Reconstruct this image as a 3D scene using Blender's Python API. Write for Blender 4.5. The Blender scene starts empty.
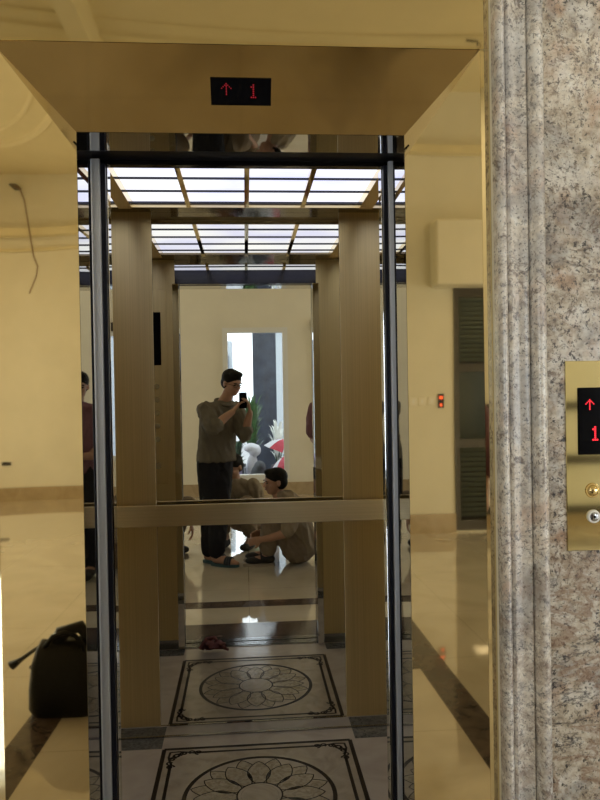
import bpy, bmesh, math, random
from math import sin, cos, pi, sqrt, radians
from mathutils import Vector, Matrix
random.seed(7)
SC = bpy.context.scene
COL = SC.collection

# ------------------------------------------------------------------ camera, world, lights, exposure
F_PX = 713.6
cam_d = bpy.data.cameras.new('camera'); cam = bpy.data.objects.new('camera', cam_d); COL.objects.link(cam)
cam_d.sensor_fit = 'VERTICAL'; cam_d.sensor_height = 24.0; cam_d.lens = F_PX * 24.0 / 800.0
cam_d.clip_start = 0.02; cam_d.clip_end = 100
YAW, PITCH, ROLL = 0.0761, -0.0100, 0.0170
fwd = Vector((sin(YAW)*cos(PITCH), cos(YAW)*cos(PITCH), sin(PITCH)))
right = fwd.cross(Vector((0,0,1))).normalized(); up = right.cross(fwd)
r2 = (right*cos(ROLL) + up*(-sin(ROLL))).normalized()
u2 = r2.cross(fwd).normalized()
cam.matrix_world = Matrix(((r2.x,u2.x,-fwd.x,0),(r2.y,u2.y,-fwd.y,0),(r2.z,u2.z,-fwd.z,1.45),(0,0,0,1)))
SC.camera = cam
SC.view_settings.view_transform = 'Standard'; SC.view_settings.look = 'None'
SC.view_settings.gamma = 1.0; SC.view_settings.use_curve_mapping = False
SC.view_settings.exposure = 0.0
SC.cycles.max_bounces = 14; SC.cycles.glossy_bounces = 12; SC.cycles.diffuse_bounces = 5
SC.cycles.transmission_bounces = 8; SC.cycles.caustics_reflective = True
SC.cycles.use_denoising = True
SC.cycles.sample_clamp_indirect = 6.0

W = bpy.data.worlds.new('world'); SC.world = W; W.use_nodes = True
bg = W.node_tree.nodes['Background']; bg.inputs[0].default_value = (0.86, 0.93, 1.0, 1); bg.inputs[1].default_value = 3.4

def area(name, loc, direction, sx, sy, power, col):
    l = bpy.data.lights.new(name, 'AREA'); l.shape = 'RECTANGLE'; l.size = sx; l.size_y = sy
    l.energy = power; l.color = col
    o = bpy.data.objects.new(name, l); COL.objects.link(o); o.location = loc
    o.rotation_euler = Vector(direction).to_track_quat('-Z', 'Z').to_euler()
    return o
# area lamps for daylight at two added, unseen side windows and the far-side entrance
area('added_daylight_west', (-3.3,-4.32,1.4), (0,1,0), 2.4, 2.0, 80, (0.93,0.97,1.0))
area('added_daylight_east', (4.9,-4.32,1.4), (0,1,0), 1.6, 2.0, 75, (0.93,0.97,1.0))
area('daylight_entrance', (8.1,-2.9,1.3), (-1,0,0), 1.8, 2.3, 105, (1.0,0.98,0.94))
# ring of warm lamps recessed in the lobby ceiling
for lx, ly in ((-2.6,-2.4),(3.2,-3.3),(5.0,-1.7)):
    area('ceiling_lamp_light', (lx,ly,4.5), (0,0,-1), 0.4, 0.4, 32, (1.0,0.88,0.68))

# ------------------------------------------------------------------ materials
def newmat(name):
    m = bpy.data.materials.new(name); m.use_nodes = True
    nt = m.node_tree; b = nt.nodes['Principled BSDF']
    return m, nt, b
def N(nt, t, **kw):
    n = nt.nodes.new(t)
    for k, v in kw.items():
        if hasattr(n, k): setattr(n, k, v)
        else: n.inputs[k].default_value = v
    return n
def coords(nt, kind='Object', scale=(1,1,1)):
    tc = N(nt,'ShaderNodeTexCoord'); mp = N(nt,'ShaderNodeMapping'); mp.inputs['Scale'].default_value = scale
    nt.links.new(tc.outputs[kind], mp.inputs[0]); return mp.outputs[0]
def ramp(nt, fac, stops, interp='LINEAR'):
    r = N(nt,'ShaderNodeValToRGB'); r.color_ramp.interpolation = interp
    e = r.color_ramp.elements
    while len(e) < len(stops): e.new(0.5)
    for i,(p,c) in enumerate(stops):
        e[i].position = p; e[i].color = (*c,1) if len(c)==3 else c
    nt.links.new(fac, r.inputs[0]); return r.outputs[0]
def mix(nt, fac, a, b, mode='MIX'):
    m = N(nt,'ShaderNodeMix'); m.data_type='RGBA'; m.blend_type = mode
    for s,v in ((m.inputs[0],fac),(m.inputs[6],a),(m.inputs[7],b)):
        if hasattr(v,'is_output'): nt.links.new(v,s)
        elif isinstance(v,(int,float)): s.default_value = v
        else: s.default_value = (*v,1)
    return m.outputs[2]
def bump(nt, b, h, strength, dist):
    n = N(nt,'ShaderNodeBump'); n.inputs['Strength'].default_value = strength; n.inputs['Distance'].default_value = dist
    nt.links.new(h, n.inputs['Height']); nt.links.new(n.outputs[0], b.inputs['Normal'])
def plain(name, col, rough=0.6, metal=0.0, noise=0.0, nscale=30, spec=None, coat=0):
    m, nt, b = newmat(name)
    b.inputs['Base Color'].default_value = (*col,1); b.inputs['Roughness'].default_value = rough; b.inputs['Metallic'].default_value = metal
    if spec is not None: b.inputs['Specular IOR Level'].default_value = spec
    b.inputs['Coat Weight'].default_value = coat
    if noise:
        n = N(nt,'ShaderNodeTexNoise'); n.inputs['Scale'].default_value = nscale; n.inputs['Detail'].default_value = 4
        nt.links.new(coords(nt), n.inputs['Vector'])
        c = ramp(nt, n.outputs['Fac'], [(0.3,tuple(x*(1-noise) for x in col)),(0.7,tuple(min(1,x*(1+noise)) for x in col))])
        nt.links.new(c, b.inputs['Base Color'])
    return m
def fabric(name, col, fold=0.3):
    m, nt, b = newmat(name); b.inputs['Roughness'].default_value = 0.9; b.inputs['Specular IOR Level'].default_value = 0.2
    v = coords(nt)
    n = N(nt,'ShaderNodeTexNoise'); n.inputs['Scale'].default_value = 14; n.inputs['Detail'].default_value = 5; nt.links.new(v,n.inputs['Vector'])
    w = N(nt,'ShaderNodeTexNoise'); w.inputs['Scale'].default_value = 260; nt.links.new(v,w.inputs['Vector'])
    c = ramp(nt, w.outputs['Fac'], [(0.3,tuple(x*0.85 for x in col)),(0.7,tuple(min(1,x*1.12) for x in col))]); nt.links.new(c,b.inputs['Base Color'])
    bump(nt,b,n.outputs['Fac'],fold,0.03)
    return m
def mirror_mat(name, col, rough, wob=0.0, wscale=1.5):
    m, nt, b = newmat(name); b.inputs['Metallic'].default_value = 1; b.inputs['Roughness'].default_value = rough
    b.inputs['Base Color'].default_value = (*col,1)
    if wob:
        n = N(nt,'ShaderNodeTexNoise'); n.inputs['Scale'].default_value = wscale; n.inputs['Detail'].default_value = 1; n.inputs['Roughness'].default_value = 0.3
        nt.links.new(coords(nt), n.inputs['Vector']); bump(nt,b,n.outputs['Fac'],1.0,wob)
    return m
def brushed(name, col, rough, axis='z'):
    m, nt, b = newmat(name); b.inputs['Metallic'].default_value = 1
    sc = {'z':(300,300,1.2),'x':(1.2,300,300)}[axis]
    n = N(nt,'ShaderNodeTexNoise'); n.inputs['Scale'].default_value = 1; n.inputs['Detail'].default_value = 3; nt.links.new(coords(nt,scale=sc),n.inputs['Vector'])
    c = ramp(nt,n.outputs['Fac'],[(0.3,tuple(x*0.86 for x in col)),(0.7,col)]); nt.links.new(c,b.inputs['Base Color'])
    b.inputs['Roughness'].default_value = rough
    b.inputs['Anisotropic'].default_value = 0.75
    b.inputs['Anisotropic Rotation'].default_value = 0.25 if axis=='z' else 0.0
    t = N(nt,'ShaderNodeTangent'); t.direction_type='RADIAL'; t.axis='Z'; nt.links.new(t.outputs[0], b.inputs['Tangent'])
    bump(nt,b,n.outputs['Fac'],0.12,0.0006)
    return m
def granite(name, seed=0.0, pale=0.0, vein=1.0):
    m, nt, b = newmat(name); b.inputs['Roughness'].default_value = 0.25
    v0 = coords(nt)
    mp = N(nt,'ShaderNodeMapping'); mp.inputs['Location'].default_value=(seed,seed*2,seed*.7); nt.links.new(v0,mp.inputs[0]); v = mp.outputs[0]
    wn = N(nt,'ShaderNodeTexNoise'); wn.inputs['Scale'].default_value=4; wn.inputs['Detail'].default_value=3; nt.links.new(v,wn.inputs['Vector'])
    wa = N(nt,'ShaderNodeVectorMath',operation='MULTIPLY_ADD'); wa.inputs[1].default_value=(.22,.22,.22); nt.links.new(wn.outputs['Color'],wa.inputs[0]); nt.links.new(v,wa.inputs[2]); vw=wa.outputs[0]
    def noise(sc, d=6, r=0.6, dist=0.0, vec=v, off=0.0, stretch=None):
        if off or stretch:
            q = N(nt,'ShaderNodeMapping'); q.inputs['Location'].default_value=(off,off,off); nt.links.new(vec,q.inputs[0]); vec=q.outputs[0]
            if stretch: q.inputs['Scale'].default_value=stretch; q.inputs['Rotation'].default_value=(0,.45,0)
        n = N(nt,'ShaderNodeTexNoise'); n.inputs['Scale'].default_value=sc; n.inputs['Detail'].default_value=d; n.inputs['Roughness'].default_value=r; n.inputs['Distortion'].default_value=dist
        nt.links.new(vec,n.inputs['Vector']); return n.outputs['Fac']
    def mul(a, c):
        f = N(nt,'ShaderNodeMath',operation='MULTIPLY'); f.use_clamp=True
        for k,x in ((0,a),(1,c)):
            if isinstance(x,(int,float)): f.inputs[k].default_value=x
            else: nt.links.new(x,f.inputs[k])
        return f.outputs[0]
    def th(fac,a,c,inv=False): return ramp(nt,fac,[(a,(1,1,1) if inv else (0,0,0)),(c,(0,0,0) if inv else (1,1,1))])
    L = pale
    base = ramp(nt, noise(38,8,.72), [(0.36,(.25+L,.205+L,.16+L)),(0.45,(.46+L,.395+L,.31+L)),(0.54,(.60+L,.54+L,.45+L)),(0.66,(.70+L,.68+L,.63+L))])
    base = mix(nt, mul(th(noise(7,5,.6,.5),.52,.64),.55), base, (.44+L*.6,.25+L*.6,.15+L*.6))      # salmon patches
    base = mix(nt, mul(th(noise(6,5,.65,.5,off=5.3),.40,.50,True),.50), base, (.21+L*.7,.215+L*.7,.235+L*.7))  # blue-grey patches
    base = mix(nt, mul(th(noise(10,4,.6,.3,off=9.1),.55,.64),.55), base, (.78,.76,.72))              # milky quartz
    reg = th(noise(8,4,.6,.3,vec=vw,off=2.2),.40,.58)
    base = mix(nt, mul(th(noise(70,5,.75,.3,vec=vw),.52,.60),mul(reg,.80)), base, (.13,.085,.06))     # brown biotite
    base = mix(nt, mul(th(noise(66,5,.72,.25,off=3.3),.575,.61),.92-2*L), base, (.035,.032,.034))          # black flakes
    base = mix(nt, mul(th(noise(150,2,.6,.5,off=7.7),.60,.65),.75), base, (.06,.055,.055))
    g = N(nt,'ShaderNodeNewGeometry'); tc = N(nt,'ShaderNodeSeparateXYZ'); nt.links.new(g.outputs['Position'],tc.inputs[0])
    zr = N(nt,'ShaderNodeMapRange'); zr.inputs['From Min'].default_value=1.10; zr.inputs['From Max'].default_value=0.98; zr.inputs['To Min'].default_value=.10*vein; zr.inputs['To Max'].default_value=.75*vein
    nt.links.new(tc.outputs['Z'],zr.inputs['Value']); low=zr.outputs[0]
    vn = noise(3.4,9,.66,.6,off=1.7,stretch=(1.2,1,2.0))
    ring = ramp(nt, vn, [(0.455,(0,0,0)),(0.485,(1,1,1)),(0.50,(1,1,1)),(0.525,(0,0,0))])
    base = mix(nt, mul(ring,mul(low,.9)), base, (.25,.15,.095))
    thin = ramp(nt, vn, [(0.575,(0,0,0)),(0.583,(1,1,1)),(0.592,(1,1,1)),(0.602,(0,0,0))])
    base = mix(nt, mul(thin,low), base, (.05,.045,.05))
    if pale: base = mix(nt, .10, base, (.80,.82,.86))  # whiter tint for the stronger light on the moulding
    nt.links.new(base, b.inputs['Base Color'])
    return m
def marble(name, a, c, rough=0.12, scale=2.2, tile=0.0):
    m, nt, b = newmat(name); b.inputs['Roughness'].default_value = rough
    if tile: b.inputs['Coat Weight'].default_value=1.0; b.inputs['Coat IOR'].default_value=1.7; b.inputs['Coat Roughness'].default_value=.02
    v = coords(nt)
    n = N(nt,'ShaderNodeTexNoise'); n.inputs['Scale'].default_value=scale; n.inputs['Detail'].default_value=8; n.inputs['Distortion'].default_value=1.4; nt.links.new(v,n.inputs['Vector'])
    base = ramp(nt,n.outputs['Fac'],[(0.32,a),(0.62,c)])
    if tile:
        br = N(nt,'ShaderNodeTexBrick'); br.offset=0; br.inputs['Scale'].default_value=1; br.inputs['Mortar Size'].default_value=.0018; br.inputs['Brick Width'].default_value=tile; br.inputs['Row Height'].default_value=tile
        br.inputs['Color1'].default_value=(1,1,1,1); br.inputs['Color2'].default_value=(.96,.96,.96,1); br.inputs['Mortar'].default_value=(.6,.58,.55,1)
        nt.links.new(v,br.inputs['Vector']); base = mix(nt,1.0,base,br.outputs['Color'],'MULTIPLY')
    nt.links.new(base,b.inputs['Base Color'])
    n2 = N(nt,'ShaderNodeTexNoise'); n2.inputs['Scale'].default_value=5; n2.inputs['Detail'].default_value=2; nt.links.new(v,n2.inputs['Vector']); bump(nt,b,n2.outputs['Fac'],.25,.002)
    return m
def emit(name, col, s, spec=True):
    m, nt, b = newmat(name); b.inputs['Base Color'].default_value=(*[x*.3 for x in col],1)
    b.inputs['Emission Color'].default_value=(*col,1); b.inputs['Emission Strength'].default_value=s
    return m
def glass(name, tint=(1,1,1)):
    m, nt, b = newmat(name); nt.nodes.remove(b)
    t = N(nt,'ShaderNodeBsdfTransparent'); t.inputs[0].default_value=(*tint,1); g = N(nt,'ShaderNodeBsdfGlossy'); g.inputs['Roughness'].default_value=0.02
    mx = N(nt,'ShaderNodeMixShader'); fr = N(nt,'ShaderNodeFresnel'); fr.inputs['IOR'].default_value = 1.3
    nt.links.new(fr.outputs[0],mx.inputs[0])
    nt.links.new(t.outputs[0],mx.inputs[1]); nt.links.new(g.outputs[0],mx.inputs[2]); nt.links.new(mx.outputs[0], nt.nodes['Material Output'].inputs[0])
    return m

def panel_light():
    m, nt, b = newmat('opal_light_panel'); b.inputs['Base Color'].default_value=(.3,.3,.3,1)
    n = N(nt,'ShaderNodeTexNoise'); n.inputs['Scale'].default_value=2.6; n.inputs['Detail'].default_value=1; nt.links.new(coords(nt),n.inputs['Vector'])
    c = ramp(nt,n.outputs['Fac'],[(.38,(.74,.76,1.0)),(.62,(.95,.97,1.0))]); nt.links.new(c,b.inputs['Emission Color'])
    b.inputs['Emission Strength'].default_value=1.25
    return m
GOLD = (0.84,0.69,0.41)
M = dict(
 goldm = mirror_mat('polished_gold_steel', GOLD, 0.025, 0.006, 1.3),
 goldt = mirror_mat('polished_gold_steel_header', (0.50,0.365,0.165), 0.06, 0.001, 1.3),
 goldf = mirror_mat('polished_gold_steel_fascia', (0.73,0.62,0.38), 0.03, 0.002, 0.9),
 chrome = mirror_mat('polished_steel', (0.72,0.73,0.74), 0.02, 0.0008, 3),
 satin = mirror_mat('satin_lip_steel', (0.80,0.82,0.86), 0.5),
 chrome2 = mirror_mat('satin_steel', (0.34,0.35,0.37), 0.14),
 mirror = mirror_mat('silver_mirror', (0.80,0.79,0.73), 0.0),
 brass = brushed('brushed_brass', (0.68,0.55,0.30), 0.36),
 brassx = brushed('brushed_brass_rail', (0.66,0.54,0.33), 0.3, 'x'),
 brassp = mirror_mat('polished_brass', (0.80,0.62,0.30), 0.06),
 brassplate = mirror_mat('polished_brass_plate', (0.80,0.72,0.42), 0.05),
 black = plain('black_edge_and_gap', (0.006,0.006,0.010), 0.3, spec=.15),
 darkbrass = mirror_mat('dark_brass', (0.22,0.18,0.12), 0.08),
 gloss = plain('black_glass', (0.003,0.003,0.004), 0.12, spec=.06),
 darksteel = mirror_mat('dark_steel', (0.045,0.045,0.055), 0.12),
 granite = granite('granite_slab'),
 granitem = granite('granite_moulding', 3.1, 0.16, 0.6),  # paler copy: lighter stone, plus highlights put into its colour
 wall = plain('cream_paint', (0.76,0.72,0.60), 0.75, noise=.03, nscale=3),
 ceil = plain('cream_ceiling_paint', (0.74,0.65,0.43), 0.8, noise=.03, nscale=3),
 trimw = plain('white_trim_paint', (0.78,0.76,0.68), 0.5),
 basetan = marble('tan_marble', (.36,.27,.16), (.44,.34,.21), .25, 6),
 floor = marble('cream_marble_tiles', (.52,.46,.365), (.63,.57,.47), .035, 1.6, .8),
 dark = marble('dark_brown_marble', (.045,.032,.028), (.10,.075,.062), .12, 9),
 carfloor = marble('light_grey_marble', (.36,.315,.275), (.44,.395,.35), .16, 4),
 inlaybg = marble('beige_inlay_marble', (.30,.26,.205), (.37,.325,.265), .16, 9),
 inlayp = marble('petal_marble', (.24,.205,.15), (.34,.30,.23), .16, 40),
 inlayd = plain('dark_inlay', (.016,.011,.009), .4, spec=.2),
 greytile = marble('grey_granite_tile', (.055,.058,.06), (.13,.135,.135), .2, 40),
 led = emit('red_led', (1.0,0.012,0.03), 1.6),
 ledwest = emit('orange_led', (1.0,0.12,0.04), 2.0),
 white = plain('white_plastic', (.8,.8,.78), .35),
 lightpanel = panel_light(),
 skin = plain('skin', (.36,.20,.13), .55, noise=.06, nscale=12),
 hair = plain('black_hair', (.009,.008,.007), .7, noise=.3, nscale=120, spec=.12),
 shirt = fabric('olive_grey_cotton', (.135,.118,.09), .5),
 khaki = fabric('khaki_cotton', (.27,.22,.155), .5),
 khakid = fabric('khaki_trousers', (.20,.155,.11), .6),
 khakil = fabric('pale_khaki', (.32,.27,.2), .5),
 mauve = fabric('mauve_cotton', (.20,.10,.12), .5),
 blackf = fabric('black_cotton', (.014,.014,.017), .4),
 teal = plain('teal_rubber', (.03,.085,.11), .6),
 tealdark = plain('navy_strap', (.012,.02,.035), .6),
 shoe = plain('black_suede', (.02,.018,.018), .8),
 sole = plain('tan_rubber_sole', (.28,.24,.19), .6),
 eye = plain('dark_eye', (.02,.015,.012), .2),
 lip = plain('lips', (.28,.12,.10), .5),
 maroon = fabric('maroon_cloth', (.14,.055,.06), .8),
 leather = plain('black_leather', (.009,.009,.009), .42, noise=.3, nscale=60, spec=.18),
 winframe = plain('white_window_frame', (.74,.75,.75), .4),
 darkframe = plain('dark_bronze_frame', (.05,.042,.03), .4),
 louver = plain('green_grey_louver', (.10,.115,.095), .5),
 glass = glass('window_glass', (.96,.98,1.0)),
 stone = plain('blue_grey_stone', (.048,.058,.088), .5, noise=.25, nscale=6),
 pave = plain('outdoor_paving', (.4,.4,.4), .8, noise=.1),
 bldg = plain('pale_render', (.45,.49,.53), .8),
 leaf = plain('green_leaf', (.05,.12,.035), .5, noise=.4, nscale=9),
 leafd = plain('dark_green_leaf', (.02,.05,.025), .5, noise=.4, nscale=9),
 leafsun = plain('sunlit_leaf', (.85,.88,.85), .5),  # sunlight on the leaves put into a near-white colour
 pot = plain('dark_pot', (.05,.05,.06), .5),
 red = plain('red_canvas', (.36,.015,.035), .6),
 whitec = plain('white_canvas', (.50,.51,.55), .6),
 lav = plain('lavender_cloth', (.24,.20,.32), .7),
 pink = plain('pink_cloth', (.45,.05,.16), .6),
 greyc = plain('dark_grey_cover', (.020,.023,.028), .6),
 wire = plain('brown_wire', (.20,.11,.05), .5),
 bracket = plain('switch_plate', (.80,.76,.66), .4),
)

# ------------------------------------------------------------------ object helpers
LOC = {}
def tag(o, label=None, cat=None, group=None, kind=None):
    if label: o['label'] = label
    if cat: o['category'] = cat
    if group: o['group'] = group
    if kind: o['kind'] = kind
    return o
def thing(name, label, cat, loc=(0,0,0), group=None):
    o = bpy.data.objects.new(name, None); COL.objects.link(o); o.empty_display_size = .05
    o.location = loc; LOC[o] = Vector(loc); tag(o, label, cat, group); return o
def finish(bm, name, mats, parent=None, smooth=False, angle=None):
    off = LOC.get(parent, Vector()) if parent else Vector()
    own = off
    bmesh.ops.recalc_face_normals(bm, faces=bm.faces)
    bmesh.ops.translate(bm, verts=bm.verts, vec=-own)
    me = bpy.data.meshes.new(name); bm.to_mesh(me); bm.free()
    if not isinstance(mats,(list,tuple)): mats=[mats]
    for m in mats: me.materials.append(m)
    if smooth:
        for p in me.polygons: p.use_smooth = True
    o = bpy.data.objects.new(name, me); COL.objects.link(o)
    if angle:
        for p in me.polygons: p.use_smooth = True
        me.set_sharp_from_angle(angle=angle)
    if parent: o.parent = parent
    LOC[o] = own
    return o
def struct(name, bm, mat, **k):
    o = finish(bm, name, mat, **k); o['kind']='structure'; return o
def solo(name, bm, mat, label, cat, group=None, **k):
    bb = [v.co for v in bm.verts]
    c = Vector(((min(v.x for v in bb)+max(v.x for v in bb))/2,(min(v.y for v in bb)+max(v.y for v in bb))/2,min(v.z for v in bb)))
    bmesh.ops.translate(bm, verts=bm.verts, vec=-c)
    o = finish(bm, name, mat, **k); o.location = c; LOC[o]=c
    return tag(o, label, cat, group)
def B(): return bmesh.new()
def bx(bm, x0,x1,y0,y1,z0,z1, bev=0, mi=0):
    v = [bm.verts.new(p) for p in ((x0,y0,z0),(x1,y0,z0),(x1,y1,z0),(x0,y1,z0),(x0,y0,z1),(x1,y0,z1),(x1,y1,z1),(x0,y1,z1))]
    fs = [bm.faces.new([v[i] for i in f]) for f in ((0,3,2,1),(4,5,6,7),(0,1,5,4),(1,2,6,5),(2,3,7,6),(3,0,4,7))]
    for f in fs: f.material_index = mi
    if bev:
        es = list({e for f in fs for e in f.edges})
        r = bmesh.ops.bevel(bm, geom=es, offset=bev, segments=2, affect='EDGES', profile=.5)
    return bm
def box(*a, **k): return bx(B(), *a, **k)
def prism(bm, pts, a, b, axis='z', mi=0):
    """polygon pts extruded from a to b along the axis"""
    def P(p,t):
        return {'z':(p[0],p[1],t),'y':(p[0],t,p[1]),'x':(t,p[0],p[1])}[axis]
    v0=[bm.verts.new(P(p,a)) for p in pts]; v1=[bm.verts.new(P(p,b)) for p in pts]
    n=len(pts); fs=[bm.faces.new(v0),bm.faces.new(v1[::-1])]
    for i in range(n): fs.append(bm.faces.new((v0[i],v0[(i+1)%n],v1[(i+1)%n],v1[i])))
    for f in fs: f.material_index=mi
    return bm
def frame_mat(p0, p1):
    d = (p1-p0).normalized(); a = Vector((0,0,1)) if abs(d.z)<.95 else Vector((1,0,0))
    s = d.cross(a).normalized(); t = s.cross(d)
    return d,s,t
def cone(bm, p0, r0, p1, r1, n=14, caps=True, mi=0):
    p0=Vector(p0); p1=Vector(p1); d,s,t = frame_mat(p0,p1)
    A=[bm.verts.new(p0+(s*cos(2*pi*i/n)+t*sin(2*pi*i/n))*r0) for i in range(n)]
    C=[bm.verts.new(p1+(s*cos(2*pi*i/n)+t*sin(2*pi*i/n))*r1) for i in range(n)]
    fs=[bm.faces.new((A[i],A[(i+1)%n],C[(i+1)%n],C[i])) for i in range(n)]
    if caps: fs += [bm.faces.new(A[::-1]), bm.faces.new(C)]
    for f in fs: f.material_index = mi
def ball(bm, c, r, rot=None, sub=2, mi=0):
    if isinstance(r,(int,float)): r=(r,r,r)
    mat = Matrix.Translation(Vector(c)) @ (rot.to_4x4() if rot else Matrix()) @ Matrix.Diagonal((*r,1))
    g = bmesh.ops.create_icosphere(bm, subdivisions=sub, radius=1, matrix=mat)
    for f in {f for v in g['verts'] for f in v.link_faces}: f.material_index = mi
def tube(bm, pts, r, n=10, mi=0):
    pts=[Vector(p) for p in pts]; rings=[]
    rr = r if isinstance(r,(list,tuple)) else [r]*len(pts)
    ref=None
    for i,p in enumerate(pts):
        d = (pts[min(i+1,len(pts)-1)]-pts[max(i-1,0)]).normalized()
        if ref is None:
            a = Vector((0,0,1)) if abs(d.z)<.9 else Vector((1,0,0)); ref = d.cross(a).normalized()
        s = (ref - d*ref.dot(d)).normalized(); ref = s; t = d.cross(s)
        rings.append([bm.verts.new(p+(s*cos(2*pi*k/n)+t*sin(2*pi*k/n))*rr[i]) for k in range(n)])
    for a,b in zip(rings,rings[1:]):
        for k in range(n):
            f=bm.faces.new((a[k],a[(k+1)%n],b[(k+1)%n],b[k])); f.material_index=mi
    for f in (bm.faces.new(rings[0][::-1]), bm.faces.new(rings[-1])): f.material_index=mi
def loft(bm, rings, n=24):
    """rings of (cx,cy,cz,a,b,ang): horizontal ellipses, half-width a across, b in the facing direction ang"""
    R=[]
    for cx,cy,cz,a,b,ang in rings:
        f=Vector((cos(ang),sin(ang),0)); s=Vector((-sin(ang),cos(ang),0))
        R.append([bm.verts.new(Vector((cx,cy,cz))+s*a*cos(2*pi*k/n)+f*b*sin(2*pi*k/n)) for k in range(n)])
    for p,q in zip(R,R[1:]):
        for k in range(n): bm.faces.new((p[k],p[(k+1)%n],q[(k+1)%n],q[k]))
    bm.faces.new(R[0][::-1]); bm.faces.new(R[-1])
def limb(bm, chain, n=14):
    for p,q in zip(chain,chain[1:]):
        cone(bm,p[:3],p[3],q[:3],q[3],n)
    for p in chain: ball(bm,p[:3],p[3])
from mathutils import noise as mnoise
def crease(me, amp, sd):
    nrm=[v.normal.copy() for v in me.vertices]
    for v,vn in zip(me.vertices,nrm):
        c=v.co.copy(); q=Vector((c.x*9+sd,c.y*9,c.z*5+c.x*6)); h=mnoise.noise(q)+.6*mnoise.noise(q*2.3)
        h=1-abs(h)*2.2
        v.co = c + vn*amp*h
def remeshed(bm, name, mat, parent=None, voxel=.008, smooth=4, folds=0.0):
    bmesh.ops.recalc_face_normals(bm, faces=bm.faces)
    me=bpy.data.meshes.new(name); bm.to_mesh(me); bm.free()
    o=bpy.data.objects.new(name,me); COL.objects.link(o)
    r=o.modifiers.new('r','REMESH'); r.mode='VOXEL'; r.voxel_size=voxel
    s=o.modifiers.new('s','SMOOTH'); s.iterations=smooth; s.factor=.5
    dg=bpy.context.evaluated_depsgraph_get(); dg.update()
    me2=bpy.data.meshes.new_from_object(o.evaluated_get(dg)); me2.name=name
    off = LOC.get(parent, Vector()) if parent else Vector()
    if folds: crease(me2, folds, len(bpy.data.objects)*.37)
    me2.transform(Matrix.Translation(-off))
    me2.materials.clear(); me2.materials.append(mat)
    for p in me2.polygons: p.use_smooth=True
    o.modifiers.clear(); o.data=me2; bpy.data.meshes.remove(me)
    if parent: o.parent=parent
    LOC[o]=off
    return o

# ================================================================== LOBBY SHELL
XW, XE, YS, HC = -5.12, 7.87, -4.10, 4.60       # west wall, east wall, window wall, ceiling
YF = 1.60                                        # face of the granite lift wall
ZB = 3.05                                        # back wall of the car
bm = B(); bx(bm, XW-.2,XE+.2,YS-.2,1.585,-.1,0)
fl = struct('floor', bm, M['floor'])
# dark border stripes let into the marble, flush
bm = B(); bx(bm, XW+.3,XE-.3,1.10,1.245,0.0,.0012); bx(bm,-1.62,-1.49,1.245,1.585,0,.0012)
struct('floor_border', bm, M['dark'])
bm = B(); bx(bm,-.60,.60,1.585,1.875,-.1,.001); struct('threshold', bm, M['dark'])
struct('ceiling', box(XW-.2,XE+.2,YS-.2,YF+.2,HC,HC+.1), M['ceil'])
struct('trim_1', box(-1.36,-1.20,YS,YF,HC-.28,HC), M['ceil'])          # downstand beam across the lobby ceiling
# oval tray moulding on the ceiling
bm = B()
for rx, ry, r in ((5.6,2.05,.05),(5.25,1.8,.03)):
    pts=[(1.2+rx*cos(2*pi*k/64), -1.25+ry*sin(2*pi*k/64), HC-.0) for k in range(65)]
    tube(bm, pts, r, 8)
struct('trim_2', bm, M['ceil'])
bm=B(); bx(bm,XE-.14,XE,YS,YF,3.76,3.86); bx(bm,XE-.05,XE,YS,YF,3.56,3.60); struct('cornice_east', bm, M['ceil'])
bm=B(); bx(bm,XW,XW+.1,YS,YF,3.92,4.0); struct('cornice_west', bm, M['ceil'])
def wall_with_holes(axis, a0,a1, c0,c1, holes, h=HC):
    """wall slab; axis x: runs along x at y=c0..c1; holes (s,e,z0,z1)"""
    bm=B(); holes=sorted(holes); cur=a0
    def put(s,e,z0,z1):
        if e-s<1e-4 or z1-z0<1e-4: return
        if axis=='x': bx(bm,s,e,c0,c1,z0,z1)
        else: bx(bm,c0,c1,s,e,z0,z1)
    for s,e,z0,z1 in holes:
        put(cur,s,0,h); put(s,e,0,z0); put(s,e,z1,h); cur=e
    put(cur,a1,0,h); return bm
WIN1=(-.255,.55,.28,2.33)
WIN4=(1.02,1.62,.6,2.30)
struct('wall_south', wall_with_holes('x',XW-.2,XE+.2,YS-.2,YS,[WIN1,WIN4,(-4.6,-2.0,.3,2.5),(4.0,5.8,.3,2.5)]), M['wall'])
struct('wall_east', wall_with_holes('y',YS,YF,XE,XE+.2,[(-3.9,-1.9,0,2.6)]), M['wall'])
struct('wall_west', wall_with_holes('y',YS,YF,XW-.2,XW,[(-1.35,-.08,.02,2.5)]), M['wall'])
def baseboard(nm,*a):
    struct(nm, box(*a), M['basetan'])
baseboard('baseboard_south',XW,XE,YS,YS+.022,0,.175)
baseboard('baseboard_east',XE-.022,XE,-1.9,YF,0,.19)
baseboard('baseboard_west',XW,XW+.022,-.08,YF,0,.19)
# windows of the south wall
def window(n, x0,x1,z0,z1, fw=.06, mull=()):
    t = bpy.data.objects.new('window_%d'%n, None); COL.objects.link(t); t['kind']='structure'; t.location=((x0+x1)/2,YS,z0); LOC[t]=Vector(t.location)
    bm=B()
    for (a,b,c,d) in ((x0-fw,x0+.012,z0-fw,z1+fw),(x1-.012,x1+fw,z0-fw,z1+fw),(x0+.012,x1-.012,z0-fw,z0+.012),(x0+.012,x1-.012,z1-.012,z1+fw)):
        bx(bm,a,b,YS-.06,YS+.025,c,d)
    for m_ in mull: bx(bm,m_-.03,m_+.03,YS-.06,YS,z0,z1)
    finish(bm,'window_frame',M['winframe'],t)
    finish(box(x0,x1,YS-.055,YS-.05,z0,z1),'pane',M['glass'],t)
    return t
window(1,*WIN1)
window(4,*WIN4,.05,(1.2,))
struct('trim_9', box(.95,1.69,YS,YS+.05,2.36,2.48), M['darkframe'])
window(2,-4.6,-2.0,.3,2.5,.06,(-3.3,))  # unseen window put in to let light into the lobby
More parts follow.
